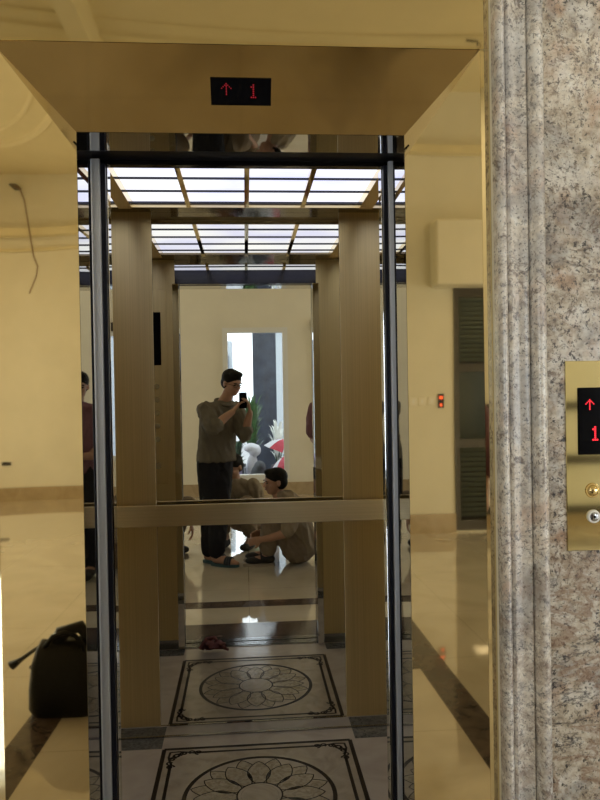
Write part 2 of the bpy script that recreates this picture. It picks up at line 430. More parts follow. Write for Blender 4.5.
window(3,4.0,5.8,.3,2.5,.06,(4.9,))  # likewise an added window, out of view, for the lobby light
# entrance in the east wall
t=bpy.data.objects.new('door_1',None); COL.objects.link(t); t['kind']='structure'; t.location=(XE,-2.9,0); LOC[t]=Vector(t.location)
bm=B()
for a,b,c,d in ((-3.9,-3.82,0,2.6),(-1.98,-1.9,0,2.6),(-2.94,-2.86,0,2.6),(-3.82,-1.98,2.52,2.6),(-3.82,-1.98,0,.06)): bx(bm,XE+.02,XE+.1,a,b,c,d)
finish(bm,'door_frame',M['darkframe'],t); finish(box(XE+.05,XE+.056,-3.82,-1.98,.06,2.52),'pane',M['glass'],t)
# dark louvred door in the west wall with the boxed-in housing over it
t=bpy.data.objects.new('door_2',None); COL.objects.link(t); t['kind']='structure'; t.location=(XW,-.7,0); LOC[t]=Vector(t.location)
bm=B()
y0,y1=-1.35,-.08
for a,b,c,d in ((y0,y0+.06,0.02,2.5),(y1-.06,y1,0.02,2.5),(y0+.06,y1-.06,2.4,2.5),(y0+.06,y1-.06,.02,.12),(y0+.06,y1-.06,1.62,1.70),(y0+.06,y1-.06,.82,.90),(-.70,-.64,.12,2.4)): bx(bm,XW-.08,XW+.01,a,b,c,d)
finish(bm,'door_frame',M['darkframe'],t)
bm=B()
for ya,yb in ((y0+.06,-.70),(-.64,y1-.06)):
    for k in range(14):
        z=.15+k*.048
        prism(bm,[(XW-.06,z),(XW-.052,z),(XW-.02,z+.04),(XW-.028,z+.04)],ya,yb,'y')
    for k in range(14):
        z=1.73+k*.048
        prism(bm,[(XW-.06,z),(XW-.052,z),(XW-.02,z+.04),(XW-.028,z+.04)],ya,yb,'y')
finish(bm,'louver',M['louver'],t)
finish(box(XW-.05,XW-.044,y0+.06,y1-.06,.90,1.62),'pane',plain('smoked_glass',(.02,.03,.025),.06),t)
struct('trim_3', box(XW-.3,XW-.2,-1.6,.2,0,2.7), M['darkframe'])
struct('trim_4', box(XW,XW+.28,-1.5,.18,2.49,3.17,bev=.02), M['wall'])
# dark service rails along the south wall east of the window
for k,(z0,z1) in enumerate(((1.23,1.31),(.66,.75),(.14,.22))):
    struct('trim_%d'%(5+k), box(2.2,3.8,YS,YS+.03,z0,z1), M['darkframe'])

# ================================================================== LIFT WALL (north wall of the lobby)
OXL, OXR, OZ = -.394, .405, 2.086     # clear landing opening
Y2, Y1, SP = 1.755, 1.611, .145       # back and front of the splayed reveal, splay
bm=B()
bx(bm,XW-.2,-.573,YF,YF+.15,0,HC); bx(bm,.573,XE+.2,YF,YF+.15,0,HC); bx(bm,-.573,.573,YF,YF+.15,2.6015,HC)
struct('wall_north', bm, M['wall'])
# granite slabs
def slab(x0,x1,z0,z1,nm='granite_slab'):
    return box(x0,x1,YF-.02,YF-.001,z0,z1,bev=.0015)
bm=slab(.683,2.4,0.0,2.95); solo('granite_wall_panel', bm, M['granite'], 'speckled granite wall slab to the right of the brass lift surround', 'wall panel')
bm=slab(-2.3,-.683,0.0,2.95); solo('granite_wall_panel', bm, M['granite'], 'speckled granite wall slab to the left of the brass lift surround', 'wall panel')
def moulding(side):
    # profile in (x,y): outer casing moulding, x measured from the brass frame
    pr=[(.573,1.60),(.573,1.578)]
    for k in range(9):
        a=pi-pi*k/8; pr.append((.584+.011*cos(a), 1.578-.016*sin(a)))
    pr += [(.597,1.574),(.600,1.570)]
    for k in range(9): # shallow cove
        a=k/8; pr.append((.602+.037*a, 1.568+.006*sin(pi*a)))
    pr += [(.641,1.566),(.643,1.574)]
    for k in range(11):
        a=pi-pi*k/10; pr.append((.6625+.0185*cos(a), 1.574-.028*sin(a)))
    pr += [(.682,1.578),(.682,1.60)]
    if side<0: pr=[(-p[0],p[1]) for p in pr]
    bm=B(); prism(bm,pr,0,2.75,'z'); return bm
o=solo('granite_moulding', moulding(1), M['granitem'], 'pale ribbed granite moulding standing between the brass surround and the right slab','moulding',angle=.5)
solo('granite_moulding', moulding(-1), M['granitem'], 'pale ribbed granite moulding on the left side of the brass surround','moulding',angle=.5)

# ---------------- brass surround
FX0, FX1, FZ = OXL-.149, OXR+.146, OZ+.145
EX0, EX1, EZ = FX0-.0215, FX1+.0025+.0, 2.60
EX1 = .5725; EX0=-.5725
t = thing('lift_door_surround','mirror-polished gold steel surround with splayed sides framing the lift opening','lift surround',(0.0,1.60,0))
th=.006
bm=B(); prism(bm,[(FX0,Y1),(FX0,1.66),(OXL-.004,Y2+.003),(OXL,Y2)],0.001,0,'z') if False else None
def quad_slab(bm, q, n, t_):
    n=Vector(n)*t_; a=[bm.verts.new(Vector(p)) for p in q]; b=[bm.verts.new(Vector(p)+n) for p in q]
    bm.faces.new(a); bm.faces.new(b[::-1])
    for i in range(4): bm.faces.new((a[i],a[(i+1)%4],b[(i+1)%4],b[i]))
s2=sqrt(.5)
bm=B(); quad_slab(bm,[(OXL,Y2,.001),(FX0,Y1,.001),(FX0,Y1,FZ),(OXL,Y2,OZ)],(-s2,s2,0),.004); finish(bm,'side_reveal',M['goldm'],t)
bm=B(); quad_slab(bm,[(FX1,Y1,.001),(OXR,Y2,.001),(OXR,Y2,OZ),(FX1,Y1,FZ)],(s2,s2,0),.004); finish(bm,'side_reveal',M['goldm'],t)
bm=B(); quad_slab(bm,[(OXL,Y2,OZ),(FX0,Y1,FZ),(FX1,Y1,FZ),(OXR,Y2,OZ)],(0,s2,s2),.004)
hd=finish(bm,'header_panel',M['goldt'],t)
bm=B(); bx(bm,EX0,EX1,Y1-.0,Y1+.004,FZ+.0015,EZ); finish(bm,'fascia',M['goldf'],t)
bm=B(); bx(bm,FX1+.0005,EX1,Y1,Y1+.004,.001,FZ-.0005); finish(bm,'front_trim',M['goldf'],t)
bm=B(); bx(bm,EX0,FX0-.0005,Y1,Y1+.004,.001,FZ-.0005); finish(bm,'front_trim',M['goldf'],t)

# LED characters as round dots
ARROW=["0001000","0011100","0101010","1001001","0001000","0001000","0001000","0001000"]
ONE=["00100","01100","00100","00100","00100","00100","01110"]
def dots(bm, pat, cx, cz, pitch, P, rad=.4):
    rows=len(pat); cols=len(pat[0])
    for r,row in enumerate(pat):
        for c,ch in enumerate(row):
            if ch=='1': P(bm, cx+(c-(cols-1)/2)*pitch, cz-(r-(rows-1)/2)*pitch, pitch*rad)
# header display: lies in the 45 degree header, frame axes: x, and d = direction down-and-back
dv = Vector((0,s2,-s2)); nv = Vector((0,-s2,-s2))
def hp(x, s, h=0): # s distance from the front edge down the slope, h out of the face
    return Vector((x,Y1,FZ)) + dv*s + nv*h
HL = SP*sqrt(2)
def slope_box(bm,x0,x1,sa,sb,h0,h1):
    quad_slab(bm,[hp(x0,sa,h0),hp(x1,sa,h0),hp(x1,sb,h0),hp(x0,sb,h0)],nv,h1-h0)
t = thing('floor_indicator','black rectangular floor indicator with dim red arrow and 1 set in the gold header','floor indicator',tuple(hp(.003,.145)))
sa,sb=.0715,.1345
bm=B(); slope_box(bm,-.0685,.0725,sa,sb,.0002,.003); finish(bm,'display_panel',M['gloss'],t)
def hdot(bm,x,s_,r):
    c=hp(x,s_,.0033); n=8
    vs=[bm.verts.new(c+Vector((1,0,0))*r*cos(2*pi*k/n)+dv*r*sin(2*pi*k/n)) for k in range(n)]
    bm.faces.new(vs)
ledd = emit('dim_red_led',(1.0,0.02,0.06),.13)
bm=B(); dots(bm,ARROW,-.032,-.0965,.0036,lambda b,x,z,r:hdot(b,x,-z,r)); finish(bm,'arrow_symbol',ledd,t)
bm=B(); dots(bm,ONE,.031,-.1005,.0048,lambda b,x,z,r:hdot(b,x,-z,r)); finish(bm,'digit_one',ledd,t)

# ---------------- landing jamb lining (polished steel)
t = thing('landing_door_frame','mirror-polished steel lining just inside the gold surround of the lift opening','door frame',(0,1.8,0))
YJ=1.903
bm=B(); prism(bm,[(OXL,Y2+.004),(OXL+.0035,YJ),(OXL-.012,YJ),(OXL-.012,Y2+.004)],.012,OZ,'z'); finish(bm,'jamb',M['chrome'],t)
bm=B(); prism(bm,[(OXR,Y2+.004),(OXR+.002,YJ),(OXR+.012,YJ),(OXR+.012,Y2+.004)],.012,OZ,'z'); finish(bm,'jamb',M['chrome'],t)
finish(box(OXL-.012,OXR+.012,Y2+.004,1.887,OZ,OZ+.012),'head_lining',M['chrome'],t)
# landing door leaves tucked in their pockets, polished leading edges
t = thing('landing_door','open lift landing door showing its polished edge on the left of the opening','lift door',(-.5,1.9,0))
finish(box(-1.15,-.4125,1.90,1.955,.015,2.083),'door_leaf',M['darksteel'],t); finish(box(-.412,-.378,1.942,1.955,.015,2.083),'edge_strip',M['satin'],t)
t = thing('landing_door','open lift landing door showing its polished edge on the right of the opening','lift door',(.5,1.9,0))
finish(box(.4245,1.15,1.90,1.955,.015,2.083),'door_leaf',M['darksteel'],t); finish(box(.4025,.424,1.942,1.955,.015,2.083),'edge_strip',M['satin'],t)
solo('dark_head_gap', box(-.70,.70,1.890,1.974,2.090,2.12), M['black'],'black strip for the shaded gap across the head of the lift opening behind the steel lining','dark_gap')  # shade of the open door gap put in as a black strip
# sills
t = thing('landing_sill','grooved steel threshold sill at the front edge of the lift opening','door sill',(0,1.9,0))
bm=B(); bx(bm,-.62,.62,1.876,1.928,-.05,.004)
for k in range(3): bx(bm,-.62,.62,1.880+k*.016,1.888+k*.016,.004,.007)
finish(bm,'sill_plate',M['chrome2'],t)
t = thing('car_sill','grooved steel sill of the lift car behind the landing sill','door sill',(0,1.97,0))
bm=B(); bx(bm,-.62,.62,1.940,2.002,-.05,.004)
for k in range(3): bx(bm,-.62,.62,1.944+k*.018,1.953+k*.018,.004,.007)
finish(bm,'sill_plate',M['chrome2'],t)

# lift shaft around the car
bm=B(); bx(bm,-1.5,-1.35,1.75,3.5,-.3,HC); struct('wall_shaft_left', bm, M['stone'])
bm=B(); bx(bm,1.35,1.5,1.75,3.5,-.3,HC); struct('wall_shaft_right', bm, M['stone'])
bm=B(); bx(bm,-1.35,1.35,3.35,3.5,-.3,HC); struct('wall_shaft_back', bm, M['stone'])
bm=B(); bx(bm,-1.5,1.5,1.75,3.5,-.45,-.3); struct('floor_shaft', bm, M['stone'])
# ================================================================== LIFT CAR
CX0,CX1,CY0,CY1,CH = -.68,.72,2.0,ZB,2.256
CXm=.022
struct('wall_car_back', box(CX0-.03,CX1+.03,CY1+.008,CY1+.03,0,CH+.1), M['darksteel'])
struct('wall_car_left', box(CX0-.03,CX0,CY0,CY1+.008,0,CH+.1), M['brass'])
struct('wall_car_right', box(CX1,CX1+.03,CY0,CY1+.008,0,CH+.1), M['brass'])
struct('ceiling_car', box(CX0-.03,CX1+.03,1.93,CY1+.03,CH+.04,CH+.1), M['darksteel'])
# front returns and transom
def front_return(x0,x1,lab,inner,blk):
    t=thing('front_return_panel',lab,'lift wall panel',((x0+x1)/2,2.0,0))
    finish(box(x0,x1,1.98,2.0,.052,CH-.04),'brass_panel',M['brass'],t)
    a,b=sorted((inner,blk)); o1,o2=sorted((inner-(.012 if inner<0 else -.012),blk))
    finish(box(o1,o2,1.960,1.9755,.008,2.077,bev=.002),'black_edge',M['black'],t)
    finish(box(o1,o2,1.9925,2.034,.008,2.077,bev=.001),'edge_trim',M['chrome'],t)
    finish(box(x0,x1,1.975,2.002,.004,.051),'skirting',M['chrome2'],t)
front_return(CX0,-.390,'brushed brass front return wall inside the lift on the control panel side',-.390,-.366)
front_return(.416,CX1,'brushed brass front return wall inside the lift on the side without buttons',.416,.3915)
t=thing('transom_panel','polished steel transom with its dark reflection coloured in, over the lift car doorway facing the mirror','transom',(CXm,1.99,OZ))
finish(box(-.389,.415,1.980,2.001,2.158,CH-.041),'upper_strip',M['chrome'],t)
finish(box(-.389,.415,1.976,2.003,OZ-.008,2.157),'transom_face',M['darksteel'],t)  # lower face darker in colour for the dark reflection in this steel
# car floor with inlaid medallion (one patterned surface)
bm=B(); bx(bm,CX0,CX1,CY0,CY1+.008,-.06,0.0,mi=0)
Z0=.0006
def poly(bm,pts,z,mi):
    f=bm.faces.new([bm.verts.new((p[0],p[1],z)) for p in pts]); f.material_index=mi
def band(bm,pts,w,z,mi,closed=False):
    P=[Vector((p[0],p[1])) for p in pts]; n=len(P); L=[];R=[]
    for i in range(n):
        a=P[(i-1)%n] if (closed or i>0) else P[i]; b=P[(i+1)%n] if (closed or i<n-1) else P[i]
        d=(b-a).normalized(); nn=Vector((-d.y,d.x)); L.append(P[i]+nn*w/2); R.append(P[i]-nn*w/2)
    m=n if closed else n-1
    for i in range(m):
        j=(i+1)%n
        poly(bm,[L[i],R[i],R[j],L[j]],z,mi)
mcx,mcy=.026,2.563
HX,HY=.390,.383
# grey corner tiles
for xa,xb in ((CX0,-.368),(.432,CX1)):
    poly(bm,[(xa,2.948),(xb,2.948),(xb,CY1),(xa,CY1)],Z0,3); poly(bm,[(xa,2.008),(xb,2.008),(xb,2.105),(xa,2.105)],Z0,3)
poly(bm,[(mcx-HX,mcy-HY),(mcx+HX,mcy-HY),(mcx+HX,mcy+HY),(mcx-HX,mcy+HY)],Z0,1)
def rect_line(hx,hy,w,z,cut=0):
    for sx in (-1,1): band(bm,[(mcx+sx*hx,mcy-hy+cut),(mcx+sx*hx,mcy+hy-cut)],w,z,2)
    for sy in (-1,1): band(bm,[(mcx-hx+cut,mcy+sy*hy),(mcx+hx-cut,mcy+sy*hy)],w,z,2)
rect_line(HX-.008,HY-.008,.017,Z0*2)
rect_line(HX-.045,HY-.045,.013,Z0*2,.10)
# scroll corners
for sx in (-1,1):
    for sy in (-1,1):
        ox,oy=mcx+sx*(HX-.045),mcy+sy*(HY-.045)
        for swap in (0,1):
            def T(a,b): # a along the edge away from the corner, b inward
                return (ox-sx*a, oy-sy*b) if not swap else (ox-sx*b, oy-sy*a)
            def spiral(a0,b0,r0,turns,d,ph=0):
                pts=[]
                for k in range(22):
                    u=k/21; an=ph+d*turns*2*pi*u; r=r0*(1-.75*u); pts.append(T(a0+r*cos(an),b0+r*sin(an)))
                band(bm,pts,.008,Z0*2,2)
            spiral(.105,.0,.017,1.1,1,pi/2); spiral(.075,-.004,.013,1.0,-1,0); spiral(.045,.004,.015,1.0,1,pi); spiral(.02,.02,.018,1.1,-1,0)
            band(bm,[T(-.012,-.01),T(.03,-.013),T(.06,-.006),T(.09,.004)],.009,Z0*2,2)
            for q in (.03,.06,.09): poly(bm,[T(q,-.004),T(q+.01,.010),T(q+.018,-.002),T(q+.008,-.010)],Z0*2,2)
RM=.272
circ=lambda r,n=72:[(mcx+r*cos(2*pi*k/n),mcy+r*sin(2*pi*k/n)) for k in range(n)]
band(bm,circ(RM),.016,Z0*2,2,True)
def petal(ang,r0,r1,w,z,fill=4):
    L=[];R=[]
    for k in range(15):
        u=k/14; rr=r0+(r1-r0)*u; ww=w*(sin(pi*min(1,u*.97+.03))**.75)*(1 if u<.6 else 1)
        L.append((rr, ww)); R.append((rr,-ww))
    def X(p): return (mcx+p[0]*cos(ang)-p[1]*sin(ang), mcy+p[0]*sin(ang)+p[1]*cos(ang))
    out=[X(p) for p in L]+[X(p) for p in R[::-1]]
    poly(bm,[X(p) for p in L]+[X(p) for p in R[::-1][1:-1]],z,fill)
    band(bm,[X(p) for p in L],.0040,z+Z0*.5,2); band(bm,[X(p) for p in R],.0040,z+Z0*.5,2)
for k in range(12): petal(pi/2+pi/12+k*pi/6,.08,.262,.042,Z0*2.0)
for k in range(12): petal(pi/2+k*pi/6,.075,.238,.044,Z0*3.2)
poly(bm,circ(.082,48),Z0*4.4,1); band(bm,circ(.082,48),.006,Z0*5,2,True); band(bm,circ(.068,48),.003,Z0*5,4,True)
bmesh.ops.recalc_face_normals(bm,faces=bm.faces)
for f in bm.faces:
    if f.calc_center_median().z>0.0003 and f.normal.z<0: f.normal_flip()
me=bpy.data.meshes.new('floor_car'); bm.to_mesh(me); bm.free()
for k in ('carfloor','inlaybg','inlayd','greytile','inlayp'): me.materials.append(M[k])
o=bpy.data.objects.new('floor_car',me); COL.objects.link(o); o['kind']='structure'

# back wall: mirrors, brass columns, skirting
AX,BX,CX_,DX=-.5496,-.3828,.4115,.5928
ZT=2.222
solo('wall_mirror', box(BX+.001,CX_-.001,CY1,CY1+.006,.05,ZT), M['mirror'],'large central mirror on the back wall of the lift between two brass columns','mirror')
solo('wall_mirror', box(CX0,AX-.001,CY1,CY1+.006,.05,ZT), M['mirror'],'narrow mirror on the back wall of the lift outside the left brass column','mirror')
solo('wall_mirror', box(DX+.001,CX1,CY1,CY1+.006,.05,ZT), M['mirror'],'narrow mirror on the back wall of the lift outside the right brass column','mirror')
solo('brass_wall_panel', box(AX,BX,CY1-.007,CY1+.004,.05,ZT,bev=.001), M['brass'],'tall brushed brass column panel left of the central mirror','wall panel')
solo('brass_wall_panel', box(CX_,DX,CY1-.007,CY1+.004,.05,ZT,bev=.001), M['brass'],'tall brushed brass column panel right of the central mirror','wall panel')
solo('mirror_skirting', box(CX0,CX1,CY1-.004,CY1+.004,.002,.049), M['chrome'],'polished steel skirting strip along the foot of the lift back wall','skirting')
solo('skirting_bead', box(CX0,CX1,CY1-.009,CY1-.0045,.0008,.006), M['chrome2'],'thin bright metal bead where the lift floor meets the back wall','bead')
# handrail
t=thing('handrail','flat brushed brass handrail running across the back mirror of the lift','handrail',(CXm,CY1,.9))
finish(box(-.552,.597,CY1-.062,CY1-.050,.905,.993,bev=.0015),'rail_bar',M['brassx'],t)
for x in (-.53,.575,-.2,.24):
    bm=B(); cone(bm,(x,CY1-.05,.95),.011,(x,CY1-.006,.95),.011,16); cone(bm,(x,CY1-.010,.95),.022,(x,CY1-.0065,.95),.022,20); finish(bm,'bracket',M['brassp'],t,angle=.6)
# luminous ceiling
t=thing('luminous_ceiling_light','glowing white panelled ceiling light of the lift with brass framing','ceiling light',(CXm,2.5,CH-.04))
LX=[-.440+CXm*0, -.207, .020, .247, .480]
yl0,yl1=2.16,2.905
xs=[-.438,-.214,.018,.245,.476]
for a,b in zip(xs,xs[1:]): finish(box(a+.002,b-.002,yl0,yl1,CH-.030,CH-.024),'light_panel',M['lightpanel'],t)
finish(box(CX0+.002,xs[0]-.055,yl0,yl1,CH-.030,CH-.024),'light_panel',M['lightpanel'],t)
finish(box(xs[4]+.055,CX1-.002,yl0,yl1,CH-.030,CH-.024),'light_panel',M['lightpanel'],t)
for x in xs[1:4]: finish(box(x-.009,x+.009,yl0,yl1,CH-.052,CH-.031),'divider_bar',M['brassp'],t)
for x,s in ((xs[0],-1),(xs[4],1)):
    a,b=sorted((x,x+s*.055)); finish(box(a,b,yl0,yl1,CH-.058,CH-.024),'side_beam',M['brassp'],t)
y=yl1-.01
while y>yl0+.02:
    bm=B(); bx(bm,CX0+.002,CX1-.002,y-.0022,y+.0022,CH-.039,CH-.031); finish(bm,'cross_wire',M['darksteel'],t); y-=.1615
finish(box(CX0+.002,CX1-.002,yl1+.005,CY1-.001,CH-.036,CH-.02),'rear_trim',M['darkbrass'],t)
finish(box(CX0+.002,CX1-.002,yl1,yl1+.0045,CH-.052,CH-.02),'rear_lip',M['brassx'],t)
finish(box(CX0+.002,CX1-.002,CY0+.004,yl0,CH-.040,CH-.02),'front_trim',M['darkbrass'],t)
# car operating panel on the left return
t=thing('car_operating_panel','brass control panel with black display and round buttons inside the lift','control panel',(-.50,2.002,1.3))
finish(box(-.58,-.44,2.0005,2.006,.95,2.05,bev=.002),'face_plate',M['brass'],t)
finish(box(-.565,-.472,2.006,2.009,1.62,1.92,bev=.002),'display_screen',M['gloss'],t)
for k in range(5):
    bm=B(); cone(bm,(-.50,2.006,1.50-k*.075),.016,(-.50,2.011,1.50-k*.075),.015,20); finish(bm,'button',M['chrome'],t,angle=.6)
bm=B(); cone(bm,(-.50,2.006,1.05),.02,(-.50,2.015,1.05),.018,20); finish(bm,'key_switch',M['chrome'],t,angle=.6)

# ================================================================== CALL STATION on the right granite
YG=YF-.02
t=thing('lift_call_panel','polished brass call plate with black display showing a red arrow and 1 on the granite','call panel',(.79,YG,1.07))
finish(box(.7275,.854,YG-.004,YG,1.078,1.512,bev=.0012),'face_plate',M['brassplate'],t)
finish(box(.7555,.828,YG-.0075,YG-.004,1.2975,1.451,bev=.002),'display_screen',M['gloss'],t)
def vdot(b,x,z,r):
    n=10; b.faces.new([b.verts.new((x+r*cos(2*pi*k/n),YG-.0079,z+r*sin(2*pi*k/n))) for k in range(n)])
bm=B(); dots(bm,ARROW,.7825,1.412,.0031,vdot,.48); finish(bm,'arrow_symbol',M['led'],t)
bm=B(); dots(bm,ONE,.7945,1.346,.0048,vdot,.48); finish(bm,'digit_one',M['led'],t)
bm=B(); cone(bm,(.788,YG-.004,1.2155),.0175,(.788,YG-.007,1.2155),.0165,32); ball(bm,(.788,YG-.006,1.2155),(.0135,.009,.0135),sub=4); finish(bm,'call_button',M['brassp'],t,angle=.6)
bm=B(); cone(bm,(.789,YG-.004,1.156),.0155,(.789,YG-.010,1.156),.0145,32); kw=finish(bm,'key_switch',M['white'],t,angle=.6); kw['label']='white key switch'
bm=B(); cone(bm,(.789,YG-.010,1.156),.0105,(.789,YG-.0115,1.156),.008,24); ks=finish(bm,'keyhole_ring',M['chrome2'],kw,angle=.6)
bm=B(); cone(bm,(.789,YG-.0116,1.156),.003,(.789,YG-.0125,1.156),.003,12); finish(bm,'keyhole',M['gloss'],kw)

# ================================================================== SMALL THINGS IN THE LOBBY
# west wall switches and second indicator
for k,(y,lab) in enumerate(((.40,'small white wall switch plate furthest from the louvred door'),(.30,'white wall switch plate in the middle of the row'),(.19,'white wall switch plate nearest the red indicator'))):
    bm=B(); bx(bm,XW+.0005,XW+.009,y-.04,y+.04,1.27,1.36,bev=.003); 
    t=thing('switch_plate',lab,'switch',(XW,y,1.27),'wall switches by the louvred door'); finish(bm,'plate',M['bracket'],t); finish(box(XW+.009,XW+.012,y-.012,y+.012,1.295,1.335,bev=.001),'rocker',M['white'],t)
t=thing('wall_indicator','small black wall indicator with two red lit marks beside the switch plates','indicator',(XW,.08,1.25))
finish(box(XW+.0005,XW+.012,.045,.115,1.235,1.385,bev=.002),'display_panel',M['gloss'],t)
bm=B(); bx(bm,XW+.012,XW+.0135,.06,.1,1.33,1.36); finish(bm,'lit_mark',M['ledwest'],t); finish(box(XW+.012,XW+.0135,.068,.092,1.25,1.28),'lit_mark',M['ledwest'],t)
# east wall: bracket with hanging wire, socket
t=thing('hanging_wire','thin brown wire hanging from a bracket high on the cream wall','wire',(XE,-1.1,2.9))
bm=B(); tube(bm,[(XE-.2,-1.24,4.40),(XE-.2,-1.13,4.36),(XE-.2,-1.07,4.2),(XE-.2,-1.01,3.8),(XE-.2,-0.95,3.45),(XE-.2,-0.89,3.3),(XE-.2,-0.91,3.15),(XE-.2,-1.01,2.9)],.011,8); finish(bm,'strand',M['wire'],t,smooth=True)
finish(box(XE-.22,XE-.0005,-1.26,-1.17,4.385,4.41),'bracket',M['darkframe'],t)
t=thing('wall_socket','white double socket low on the cream wall near the bag','socket',(XE,-1.42,.5)); finish(box(XE-.01,XE-.0005,-1.52,-1.32,.48,.57,bev=.002),'plate',M['bracket'],t); finish(box(XE-.012,XE-.010,-1.49,-1.35,.50,.55),'outlet',M['gloss'],t)
# hook with wire in the ceiling
t=thing('ceiling_hook','dark hook with a curl of wire hanging from the cream ceiling','hook',(2.1,-3.1,HC))
bm=B(); tube(bm,[(2.030,-3.100,HC-.005),(2.090,-3.100,HC-.012),(2.130,-3.100,HC-.014),(2.135,-3.100,HC-.05)],.009,8); finish(bm,'hook_arm',M['darkframe'],t,smooth=True)
bm=B(); tube(bm,[(2.125,-3.100,HC-.012),(2.145,-3.060,HC-.05),(2.135,-3.020,HC-.1),(2.100,-3.000,HC-.13)],.004,8); finish(bm,'wire_curl',M['wire'],t,smooth=True)
# recessed lamps
for lx, ly, lab in ((-2.6,-2.4,'round recessed ceiling lamp nearest the louvred door'),(3.2,-3.3,'round recessed ceiling lamp in the middle of the lobby ceiling'),(5.0,-1.7,'round recessed ceiling lamp nearest the east wall')):
    t=thing('ceiling_lamp',lab,'ceiling lamp',(lx,ly,HC-.05),'recessed lamps in the lobby ceiling')
    bm=B(); cone(bm,(lx,ly,HC-.03),.16,(lx,ly,HC),.18,32); finish(bm,'lamp_ring',M['trimw'],t,angle=.5)
    bm=B(); cone(bm,(lx,ly,HC-.036),.12,(lx,ly,HC-.031),.12,32); finish(bm,'lamp_lens',emit('warm_lens',(1,.85,.6),2.0),t,angle=.5)
# crumpled maroon cloth on the car sill
bm=B(); rc=random.Random(3)
for k in range(16):
    a=rc.uniform(0,2*pi); r=rc.uniform(.0,.05)
    rot=Matrix.Rotation(rc.uniform(0,pi),3,'Z')@Matrix.Rotation(rc.uniform(-.7,.7),3,'X')
    ball(bm,(-.215+r*cos(a)*1.15,2.09+r*sin(a)*.8,.020+rc.uniform(0,.045)),(.040,.016,.011),rot)
tube(bm,[(-.28,2.10,.03),(-.24,2.08,.078),(-.20,2.075,.082),(-.165,2.10,.04)],[.012,.013,.013,.010],8)
tube(bm,[(-.27,2.075,.02),(-.22,2.06,.05),(-.17,2.065,.03),(-.12,2.085,.014)],[.010,.012,.012,.008],8)
for v in bm.verts: v.co.z=max(v.co.z,.003)
o=remeshed(bm,'cleaning_cloth',M['maroon'],None,.004,1); tag(o,'crumpled maroon cloth lying on the lift floor at the doorway','cloth')

# black bag standing by the granite at the right of the lift
def smooth_box(bm,x0,x1,y0,y1,z0,z1,b):
    bx(bm,x0,x1,y0,y1,z0,z1)
BY=1.25
t=thing('duffel_bag','black leather holdall with raised handles standing on the lobby floor','bag',(1.22,BY,0))
bm=B()
rings=[]
for z,a,b_ in ((.002,.150,.115),(.03,.164,.13),(.12,.162,.128),(.22,.150,.11),(.29,.130,.075),(.325,.112,.03)):
    R=[]
    n=32
    for k in range(n):
        u=2*pi*k/n; cx_=abs(cos(u))**.5*(1 if cos(u)>0 else -1); sy_=abs(sin(u))**.5*(1 if sin(u)>0 else -1)
        R.append(bm.verts.new((1.22+b_*cx_*1.0,BY+a*sy_,z+(.012*sin(u*2) if z>.2 else 0))))
    rings.append(R)
for p,q in zip(rings,rings[1:]):
    for k in range(32): bm.faces.new((p[k],p[(k+1)%32],q[(k+1)%32],q[k]))
bm.faces.new(rings[0][::-1]); bm.faces.new(rings[-1])
finish(bm,'bag_body',M['leather'],t,angle=1.0)
for dx in (-.05,.05):
    bm=B(); tube(bm,[(1.22+dx,BY-.09,.24),(1.22+dx*1.1,BY-.085,.31),(1.22+dx*.9,BY-.05,.355),(1.22+dx*.8,BY,.37),(1.22+dx*.9,BY+.05,.355),(1.22+dx*1.1,BY+.085,.31),(1.22+dx,BY+.09,.24)],.011,10); finish(bm,'handle',M['leather'],t,smooth=True)
bm=B(); tube(bm,[(1.22,BY+.13,.30),(1.22,BY+.06,.385),(1.21,BY-.02,.36),(1.2,BY-.06,.27)],[.02,.03,.034,.028],12); finish(bm,'flap',M['leather'],t,smooth=True)
bm=B()
pts=[(1.21,1.16,.315),(1.20,1.11,.285),(1.2,1.05,.24),(1.2,1.005,.21)]
tube(bm,pts,[.008,.008,.010,.022],8); finish(bm,'luggage_strap',M['leather'],t,smooth=True)
bm=B(); tube(bm,[(1.32,1.17,.235),(1.345,BY,.245),(1.32,1.33,.235)],.004,8); finish(bm,'zipper',M['chrome2'],t,smooth=True)
bm=B(); cone(bm,(1.20,BY-.155,.20),.010,(1.205,BY-.163,.20),.010,14); finish(bm,'stud',M['chrome2'],t)

# ================================================================== PEOPLE
def unit(v): return Vector(v).normalized()
def head(body, hairbm, c, f, pitch=0.0):
    """adds cranium, face, nose, ears to body; returns local frame"""
    c=Vector(c); f=unit((f[0],f[1],0)); s=Vector((0,0,1)).cross(f)
    R=Matrix((f,s,Vector((0,0,1)))).transposed()
    R = R @ Matrix.Rotation(pitch,3,'Y')
    def L(a,b,u): return c + R@Vector((a,b,u))
    ball(body,L(-.012,0,.028),(.094,.074,.082),R,3)
    ball(body,L(.022,0,-.030),(.064,.058,.080),R,3)
    ball(body,L(.045,0,-.080),(.030,.032,.024),R)
    cone(body,L(.082,0,.008),.006,L(.104,0,-.026),.013,10); ball(body,L(.098,0,-.028),(.014,.016,.010),R)
    for sd in (-1,1):
        ball(body,L(-.008,sd*.074,-.008),(.020,.009,.030),R); ball(body,L(.055,sd*.034,-.028),(.022,.02,.02),R)
    ball(body,L(.076,0,.022),(.014,.05,.010),R)
    ball(hairbm,L(-.020,0,.042),(.100,.082,.082),R,3); ball(hairbm,L(-.045,0,-.005),(.070,.077,.070),R,3)
    ball(hairbm,L(.035,0,.088),(.055,.066,.030),R,3)
    return L,R
